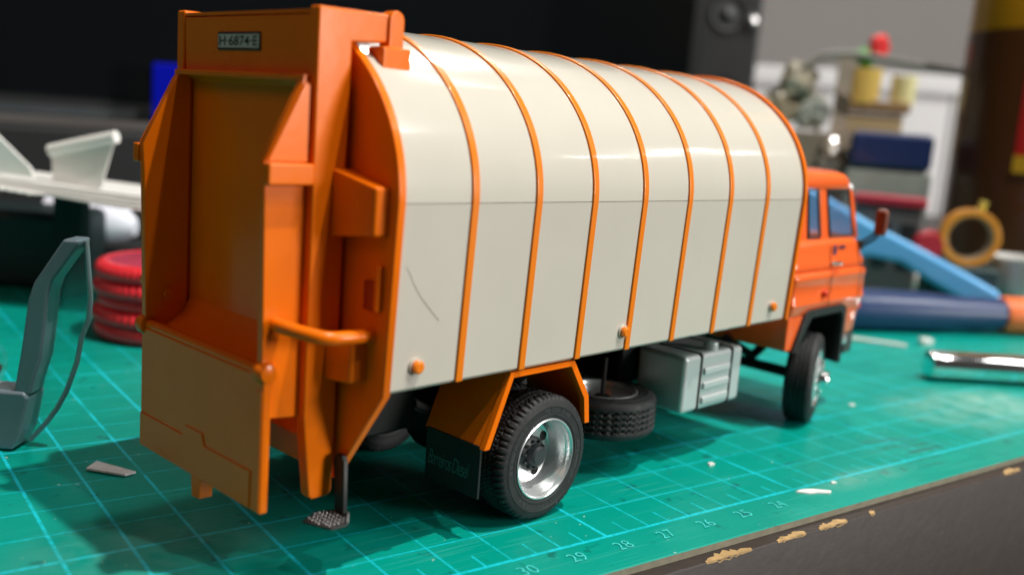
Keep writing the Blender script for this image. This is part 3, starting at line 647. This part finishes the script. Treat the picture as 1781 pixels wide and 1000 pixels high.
# ------------------------------------------------------------------ spectacles standing at the left
sp = empty('safety_spectacles', (-5.71, 8.17, 0), R(-36.87)); tag(sp, 'grey plastic spectacles with a clear lens standing on the mat', 'spectacles')
GREY = mat('slate_plastic', (.15, .205, .24), .30, coat=.3, bump=.05)
m = MB(); m.prism([(.92, 4.10), (.37, 3.25), (.27, 2.95), (.14, 2.04), (-.02, 1.10), (.30, 1.10), (.34, 1.30), (.50, 1.82), (.55, 2.2), (.65, 3.08), (.73, 3.32), (1.18, 3.98), (1.21, 4.10)], 1, -.10, .45)
m.build('rim', GREY, sp, bevel=.06, bseg=3)
m = MB(); m.prism([(-2.2, .02), (-.02, .03), (.14, .36), (.28, 1.08), (.20, 1.17), (-2.2, 1.17)], 1, -.16, .55); m.build('rim_corner', GREY, sp, bevel=.08, bseg=3)
LENSP = [(1.20, 4.05), (1.28, 3.0), (1.25, 2.57), (1.12, 2.23), (1.03, 1.72), (.83, 1.14), (.66, .80), (.46, .50), (.14, .12), (.16, .5), (.28, 1.1), (.46, 1.8), (.55, 2.4), (.64, 3.1), (.72, 3.3)]
m = MB(); m.prism(LENSP, 1, .20, .28)
m.build('lens', glassmat('clear_lens', (.82, .92, .90), .12, .15), sp)
m = MB(); m.tube([(x, .24, z) for x, z in LENSP[:9]], .05, 10); m.build('lens_edge', mat('lens_edge', (.22, .30, .32), .2, coat=.5), sp)
o = MB().lathe([(.50, -.12), (.62, -.12), (.62, .12), (.50, .12)], 40, 'y', closed=True).build('metal_ring', CHROME, loc=(-5.75, 12.3, .63), rot=(0, 0, R(30)))
tag(o, 'bright metal ring standing behind the grey spectacles', 'ring')
# white plastic sheets with parts on a black stand
SB = Vector((-2.22, 20.94, 0)); SR = R(-36.87)
BLK = mat('matt_black', (.010, .011, .012), .6)
st = empty('equipment_stand', SB, SR); tag(st, 'black stand carrying the white styrene sheets', 'stand')
MB().box(-1.02, -.10, 1.5, 2.2, .0, 3.40).build('column', BLK, st, bevel=.05)
MB().box(-8, -.9, 2.3, 5.6, 0, 2.6).build('base_box', mat('teal_black', (.012, .022, .024), .5), st, bevel=.3)
MB().box(-3, 2.0, -.2, 2.4, -.06, .04).build('shelf_plate', BLK, st, loc=(0, 0, 3.50), rot=(0, R(5), 0))
SHW = mat('white_card', (.88, .87, .84), .45, bump=.03)
for i in range(4):
    m = MB(); z0 = .06 + .085*i
    edge = [(-4.2, -1.0)]
    if i == 0:
        edge += [(-2.0, -.95)]
        for k in range(6): edge += [(-1.9+.27*k, -1.18), (-1.76+.27*k, -1.38), (-1.65+.27*k, -1.18)]
    edge += [(-.1, -.9+.1*i), (1.2, -1.0+.12*i), (4.2, -.9+.1*i), (4.2, 2.4), (-4.2, 2.4)]
    m.prism(edge, 2, z0, z0+.05); o = m.build('styrene_sheet', SHW, loc=Vector((SB.x, SB.y, 3.52)), rot=(0, R(5-.5*i), SR + R(1.5*i)))
    tag(o, ('white styrene sheet with toothed edge, lowest on the black stand', 'white styrene sheet just above the toothed lowest sheet on the stand', 'white styrene sheet just below the topmost sheet on the stand', 'white styrene sheet, topmost of the pile on the black stand')[i], 'plastic sheet')
w1 = MB(); w1.hexa([(-.36, .1, 3.95), (1.30, -.3, 3.86), (1.30, -.2, 3.86), (-.36, .2, 3.95)], [(-.41, .1, 4.90), (1.72, -.3, 5.42), (1.72, -.2, 5.42), (-.41, .2, 4.90)])
w1.tube([(-.45, .15, 4.85), (.6, -.05, 5.14), (1.75, -.25, 5.44)], .19, 12)
o = w1.build('white_bracket', SHW, loc=SB, rot=(0, 0, SR), smooth=40); tag(o, 'white styrene bracket with rounded rail lying on the white sheets', 'bracket')
w1 = MB(); w1.prism([(-4.0, 4.25), (-.55, 4.08), (-.62, 4.34), (-1.9, 5.50), (-2.5, 6.05), (-4.0, 7.2)], 1, -.75, -.62)
o = w1.build('white_wedge', SHW, loc=SB, rot=(0, 0, SR)); tag(o, 'white triangular styrene wedge beside the white bracket', 'wedge')
m = MB(); m.lathe([(.2, -1.7), (.85, -1.6), (.92, 0), (.80, 1.0), (.3, 1.6)], 28, 'x', cap=True)
o = m.build('tissue_roll', mat('bluish_white', (.74, .76, .86), .6), loc=(.1, 26.9, 2.0), rot=(0, R(6), SR)); tag(o, 'bluish white roll behind the black stand', 'roll')
o = MB().box(-2.6, 3.2, -1, 1, 0, 1.35).build('black_case', BLK, loc=(.1, 26.9, 0), bevel=.25, rot=(0, 0, SR)); tag(o, 'black case under the bluish white roll', 'case')
o = MB().box(-26, 22, -1.5, 1.5, 0, 5.1).build('under_monitor_shade', BLK, loc=(8, 38.2, -.155), bevel=.3, rot=(0, 0, R(-14))); tag(o, 'long black box added for the dark shade under the monitor', 'box')  # black box added where shade fills the gap under the monitor

# monitor
mo = empty('monitor', (17, 41, 0), R(-14)); tag(mo, 'wide black glossy monitor standing behind the truck', 'monitor')
SCREEN = mat('dark_screen', (.004, .005, .006), .15, spec=.12)
MB().box(-36, 24, 0, 2.4, 5.2, 42).build('casing', BLK, mo, bevel=.3)
MB().box(-35, 23, -.08, .0, 6.3, 41).build('screen', SCREEN, mo)
MB().box(-36, 24, -.14, .0, 5.25, 5.75).build('lower_bezel', mat('bezel_grey', (.05, .06, .065), .25, coat=.5), mo, bevel=.04)
MB().box(-5, 5, .3, 2.0, .3, 6).build('stand_neck', BLK, mo)
MB().box(-11, 11, -3, 7, -.154, .3).build('stand_foot', BLK, mo)
bl = MB().box(-.95, 1.1, -.5, .5, 0, 8.5).build('blue_reflection', mat('royal_blue', (.0, .004, .50), .35), loc=(7.4, 41.2, -.155), rot=(0, 0, R(-37)), bevel=.12); tag(bl, 'bright blue block added for the blue reflection in the monitor', 'box')  # solid block standing in for a blue reflection in the screen

# loudspeaker
ls = empty('loudspeaker', (52.2, 44.0, -.155), R(-36)); tag(ls, 'black loudspeaker with two round drivers beside the monitor', 'loudspeaker')
SPK = mat('speaker_black', (.022, .023, .025), .4, noise=.2)
MB().box(-5.8, 2.6, 0, 8, 0, 30).build('cabinet', SPK, ls, bevel=.3)
MB().lathe([(2.3, -.2), (2.2, -.05), (1.0, .7), (.9, .3), (.05, .0)], 40, 'y').build('woofer', mat('cone_grey', (.07, .07, .075), .45), ls, loc=(-.2, -.12, 9.4))
MB().lathe([(1.3, -.2), (1.2, -.1), (.9, .2), (.7, -.1), (.05, -.45)], 36, 'y').build('tweeter', mat('cone_grey', (.07, .07, .075), .45), ls, loc=(-.2, -.12, 16.6))
MB().ball((0, 0, 0), .55, 18).build('highlight_ball', CHROME, ls, loc=(1.75, -.3, 16.2))  # chrome ball added to imitate the bright highlight on the cabinet

# right background -------------------------------------------------------------
cab2 = empty('panelled_board', (86, 62, 0), R(-52)); tag(cab2, 'white board panelled with vertical grooves against the grey wall', 'panel')
PW = mat('white_board_paint', (.84, .84, .86), .5)
for i in range(9):
    MB().box(-26+i*6, -20.4+i*6, -1.0, .3, -20, 13.2).build('board_plank', PW, cab2, bevel=.15)
MB().box(-27, 29, -1.8, -.9, 13.2, 15.2).build('top_rail', PW, cab2, bevel=.2)
MB().box(-27, 29, -1.5, -.9, -2.4, -1.6).build('lower_rail', mat('rail_grey', (.42, .43, .44), .5), cab2, bevel=.1)
# curved cable
m = MB(); m.tube([(36.6, 27.6, 8.2), (37.2, 26.6, 9.5), (38.0, 25.4, 10.9), (38.7, 24.5, 11.75), (39.5, 23.4, 11.95), (40.5, 22.0, 11.8), (41.6, 20.2, 11.5), (42.9, 18.2, 11.2), (44.2, 16.3, 10.8)], .20, 10)
o = m.build('bent_cable', mat('cable_grey', (.24, .24, .21), .5)); tag(o, 'bent grey cable arching above the clutter beside the bottle', 'cable')
m = MB(); m.box(-.42, .42, -.3, .3, 0, 12.0)
o = m.build('wooden_post', mat('pale_wood', (.42, .35, .28), .6, noise=.2), loc=(40.6, 24.2, 0), rot=(0, 0, R(-50))); tag(o, 'pale wooden post standing under the bent cable', 'post')
# shelf with pot and flower
sh = empty('wooden_rack', (45.6, 25.6, 0), R(-52)); tag(sh, 'small brown wooden rack carrying a yellow pot', 'rack')
WD = mat('brown_wood', (.30, .19, .09), .6, noise=.3)
MB().box(-2.0, 2.2, -1, 1, 9.0, 9.7).build('shelf', WD, sh, bevel=.1)
MB().box(-1.7, 1.9, -.8, .8, 6.6, 8.9).build('drawer', mat('tan_wood', (.55, .42, .24), .6), sh, bevel=.1)
for s in (-1.5, 1.7): MB().box(s-.2, s+.2, -.8, .8, 0, 6.6).build('leg', WD, sh)
pot = MB().lathe([(.5, 0), (.95, .1), (1.05, 2.2), (.9, 2.2), (.8, .3)], 28, 'z').build('flower_pot', mat('yellow_plastic', (.85, .62, .16), .4), loc=(45.1, 26.0, 9.42)); tag(pot, 'yellow pot standing on the small brown wooden rack', 'pot')
cp = MB().lathe([(.4, 0), (.7, .1), (.75, 1.9), (.65, 1.9), (.55, .3)], 24, 'z').build('pale_cup', mat('pale_yellow', (.80, .75, .38), .4), loc=(46.6, 24.2, 9.42)); tag(cp, 'pale yellow cup standing on the small brown wooden rack', 'cup')
fl_ = empty('toy_flower', (45.0, 25.8, 11.6)); tag(fl_, 'red toy flower with green leaf in the yellow pot', 'toy')
RF = mat('flower_red', (.75, .02, .02), .45)
for k in range(5):
    a = 2*math.pi*k/5; m = MB(); m.ball((.42*math.cos(a), 0, .42*math.sin(a)), .42, 12); m.build('petal', RF, fl_, loc=(.45, -.3, 1.35))
for x, z in ((-.35, .75), (.0, .5)): MB().ball((0, 0, 0), .48, 12).build('leaf', mat('leaf_green', (.06, .36, .03), .5), fl_, loc=(x, .2, z))
MB().ball((0, 0, 0), .4, 12).build('bud', mat('bud_pink', (.62, .10, .16), .5), fl_, loc=(-.8, .8, .6))
MB().tube([(0, 0, -1.5), (0, 0, .8)], .1, 6).build('stem', mat('leaf_green', (.06, .36, .03)), fl_)
# plastic boxes and bags
CLEAR = mat('cloudy_plastic', (.34, .36, .34), .25, trans=.0, coat=.6, noise=.45, nscale=40)
bx = empty('storage_box', (37.6, 18.7, 0), R(-57)); tag(bx, 'cloudy clear plastic storage box with a navy lid', 'storage box')
MB().box(-2.1, 2.2, 0, 3, 0, 5.8).build('tub', CLEAR, bx, bevel=.25)
MB().box(-2.0, 2.1, -.1, 3, 5.8, 7.7).build('lid', mat('navy_lid', (.015, .035, .13), .3, coat=.4, noise=.3, nscale=60), bx, bevel=.3)
rnd = random.Random(3)
for i in range(6):
    m = MB(); bmesh.ops.create_icosphere(m.bm, subdivisions=3, radius=.95)
    for v in m.bm.verts: v.co *= 1 + .28*math.sin(v.co.x*5+i)*math.sin(v.co.y*4+2*i) + .30*(rnd.random()-.5)
    bmesh.ops.scale(m.bm, vec=(1.25, 1.0, 1.0 + .2*(i % 2)), verts=m.bm.verts[:])
    cols = ((.40, .34, .24), (.20, .16, .12), (.40, .42, .38), (.44, .40, .31), (.14, .13, .11), (.38, .37, .35))
    x, y, z = ((37.4, 26.0, 8.6), (38.9, 22.6, 6.3), (39.3, 25.1, 8.6), (38.3, 25.6, 10.2), (37.4, 22.3, 5.1), (39.3, 21.4, 4.4))[i]
    o = m.build('parts_bag', mat('bag_%d' % i, cols[i], .2, coat=.9, noise=.5, nscale=160), loc=(x, y, z), smooth=5)
    tag(o, ('tan crumpled bag on the left top of the cardboard box', 'dark brown crumpled bag, topmost on the blackish carton', 'grey green crumpled bag beside the tan one on the cardboard box', 'pale tan crumpled bag, topmost on the tall cardboard box', 'blackish crumpled bag above the cab roof', 'light grey crumpled bag beside the wooden post')[i], 'bag', 'crumpled bags heaped under the bent cable')
o = MB().box(-2.6, 2.2, -1.2, 1.6, 0, 7.5).build('cardboard_box', mat('grey_card', (.26, .22, .17), .7, noise=.3), loc=(38.8, 25.4, 0), rot=(0, 0, R(-52)), bevel=.1); tag(o, 'tall grey brown cardboard box carrying crumpled bags behind the truck', 'box')
o = MB().box(-2.4, 1.8, -.9, 1.0, 0, 3.9).build('black_carton', mat('black_card', (.05, .045, .04), .7, noise=.3), loc=(38.2, 22.3, 0), rot=(0, 0, R(-52)), bevel=.1); tag(o, 'low blackish carton before the tall cardboard box', 'box')
# red-lidded tray
tr = empty('parts_tray', (31.2, 14.2, 0), R(-57)); tag(tr, 'dark parts tray with a red rim behind the light blue clamp', 'tray')
MB().box(-1.5, 1.5, 0, 1.6, 0, 4.3).build('tray_body', mat('smoke_grey', (.10, .10, .10), .3, coat=.5), tr, bevel=.15)
MB().box(-1.6, 1.6, -.12, 1.7, 4.3, 4.75).build('tray_rim', mat('tray_red', (.36, .02, .04), .4), tr, bevel=.12)
for i in range(3): MB().box(-1.6+i*1.1, -.9+i*1.1, -.06, .1, 1.6, 3.6).build('tray_slot', BLK, tr, bevel=.05)
# tape roll and red reel
o = MB().box(-1.5, 1.5, -.9, .9, 0, 2.2).build('dark_case', mat('case_teal', (.020, .05, .05), .5), loc=(31.6, 10.7, .0), rot=(0, 0, R(-52)), bevel=.15); tag(o, 'low dark case under the orange tape roll', 'case')
tp_ = empty('tape_roll', (31.4, 10.4, 3.42), R(-50)); tag(tp_, 'orange tape roll standing on edge before the brown bottle', 'tape')
MB().lathe([(.92, -.40), (1.21, -.40), (1.21, .40), (.92, .40)], 48, 'y', closed=True).build('tape', mat('tape_orange', (.66, .27, .03), .35, coat=.3), tp_, bevel=.04)
MB().lathe([(.86, -.38), (.92, -.38), (.92, .38), (.86, .38)], 40, 'y', closed=True).build('core', mat('tape_core', (.25, .18, .10), .6), tp_)
MB().box(-.13, .13, -.25, .25, 1.17, 1.62).build('tape_tab', mat('tab_yellow', (.62, .48, .08), .4), tp_, bevel=.05, rot=(0, R(14), 0))
o = MB().lathe([(.1, -.3), (.55, -.28), (.7, 0), (.55, .28), (.1, .3)], 32, 'y', cap=True).build('red_reel', mat('reel_red', (.36, .02, .03), .4), loc=(30.25, 11.5, 2.9), rot=(0, 0, R(-45))); tag(o, 'round red reel leaning against the orange tape roll', 'reel')
# brown bottle
bt = empty('brown_bottle', (44.3, 12.3, 0)); tag(bt, 'large amber brown glass bottle with red label at the back', 'bottle')
MB().lathe([(5.4, 0), (6.0, .5), (6.0, 12.8), (5.98, 13.0)], 64, 'z', cap=True).build('bottle_body', mat('amber_dark', (.10, .033, .010), .3, coat=.3, noise=.25, nscale=8), bt)
MB().lathe([(5.98, 13.0), (5.9, 19), (4, 24), (1.6, 26), (1.6, 30)], 64, 'z', cap=True).build('bottle_shoulder', mat('amber_light', (.62, .28, .01), .3, coat=.3, noise=.3, nscale=10), bt)
m = MB(); n = 20; A = []; B = []
for i in range(n+1):
    t = R(178 + 5*i); A.append(m.bm.verts.new((6.05*math.cos(t), 6.05*math.sin(t), 7.0))); B.append(m.bm.verts.new((6.05*math.cos(t), 6.05*math.sin(t), 12.4)))
for i in range(n): m.bm.faces.new((A[i], A[i+1], B[i+1], B[i]))
LAB = m.build('bottle_label', mat('label_red', (.60, .012, .012), .4), bt, rot=(0, 0, 0))
m = MB(); A = []; B = []
for i in range(n+1):
    t = R(178 + 5*i); A.append(m.bm.verts.new((6.07*math.cos(t), 6.07*math.sin(t), 6.2))); B.append(m.bm.verts.new((6.07*math.cos(t), 6.07*math.sin(t), 7.0)))
for i in range(n): m.bm.faces.new((A[i], A[i+1], B[i+1], B[i]))
m.build('label_band', mat('label_yellow', (.70, .38, .02), .4), bt)
o = MB().lathe([(.7, 0), (1.0, .1), (1.5, 1.6), (1.4, 1.6), (.9, .3)], 32, 'z').build('white_bowl', mat('bowl_white', (.62, .62, .60), .35), loc=(33.8, 9.1, 2.0-.9)); tag(o, 'small white bowl at the foot of the brown bottle', 'bowl')
# black cable on the mat
m = MB(); m.tube([(30.5, 14.5, .3), (33, 13.2, .3), (36, 12.5, .3), (40, 12.8, .3), (46, 11, .3)], .28, 10)
o = m.build('usb_lead', BLK); tag(o, 'black cord lying on the mat behind the tool', 'cord')
o = MB().lathe([(.3, -.5), (.45, -.4), (.45, .4), (.3, .5)], 20, 'x', cap=True).build('copper_cap', mat('copper_orange', (.55, .14, .05), .4), loc=(36.6, 14.6, .46), rot=(0, 0, R(-50))); tag(o, 'small orange brown cap lying behind the light blue clamp', 'cap')
for i, (x, y, l_, w_, a_, lb) in enumerate(((7.25, -.28, .36, .14, -25, 'largest white paint fleck, on the mat margin past number 24'), (6.5, 1.75, .13, .07, 20, 'cream crumb on the mat grid below the fuel tank'), (13.8, 3.4, .10, .08, 10, 'white crumb on the mat past the front wheel'), (8.1, -.15, .08, .06, 0, 'tiny white crumb beside the largest paint fleck'))):
    m = MB(); rnd = random.Random(i)
    m.prism([(l_*math.cos(t)*(.35+.9*rnd.random()), w_*math.sin(t)*(.35+.9*rnd.random())) for t in [2*math.pi*k/9 for k in range(9)]], 2, .004, .035)
    tag(m.build('paint_fleck', WHITE, loc=(x, y, 0), rot=(0, 0, R(a_))), lb, 'fleck')
bpy.context.view_layer.update()
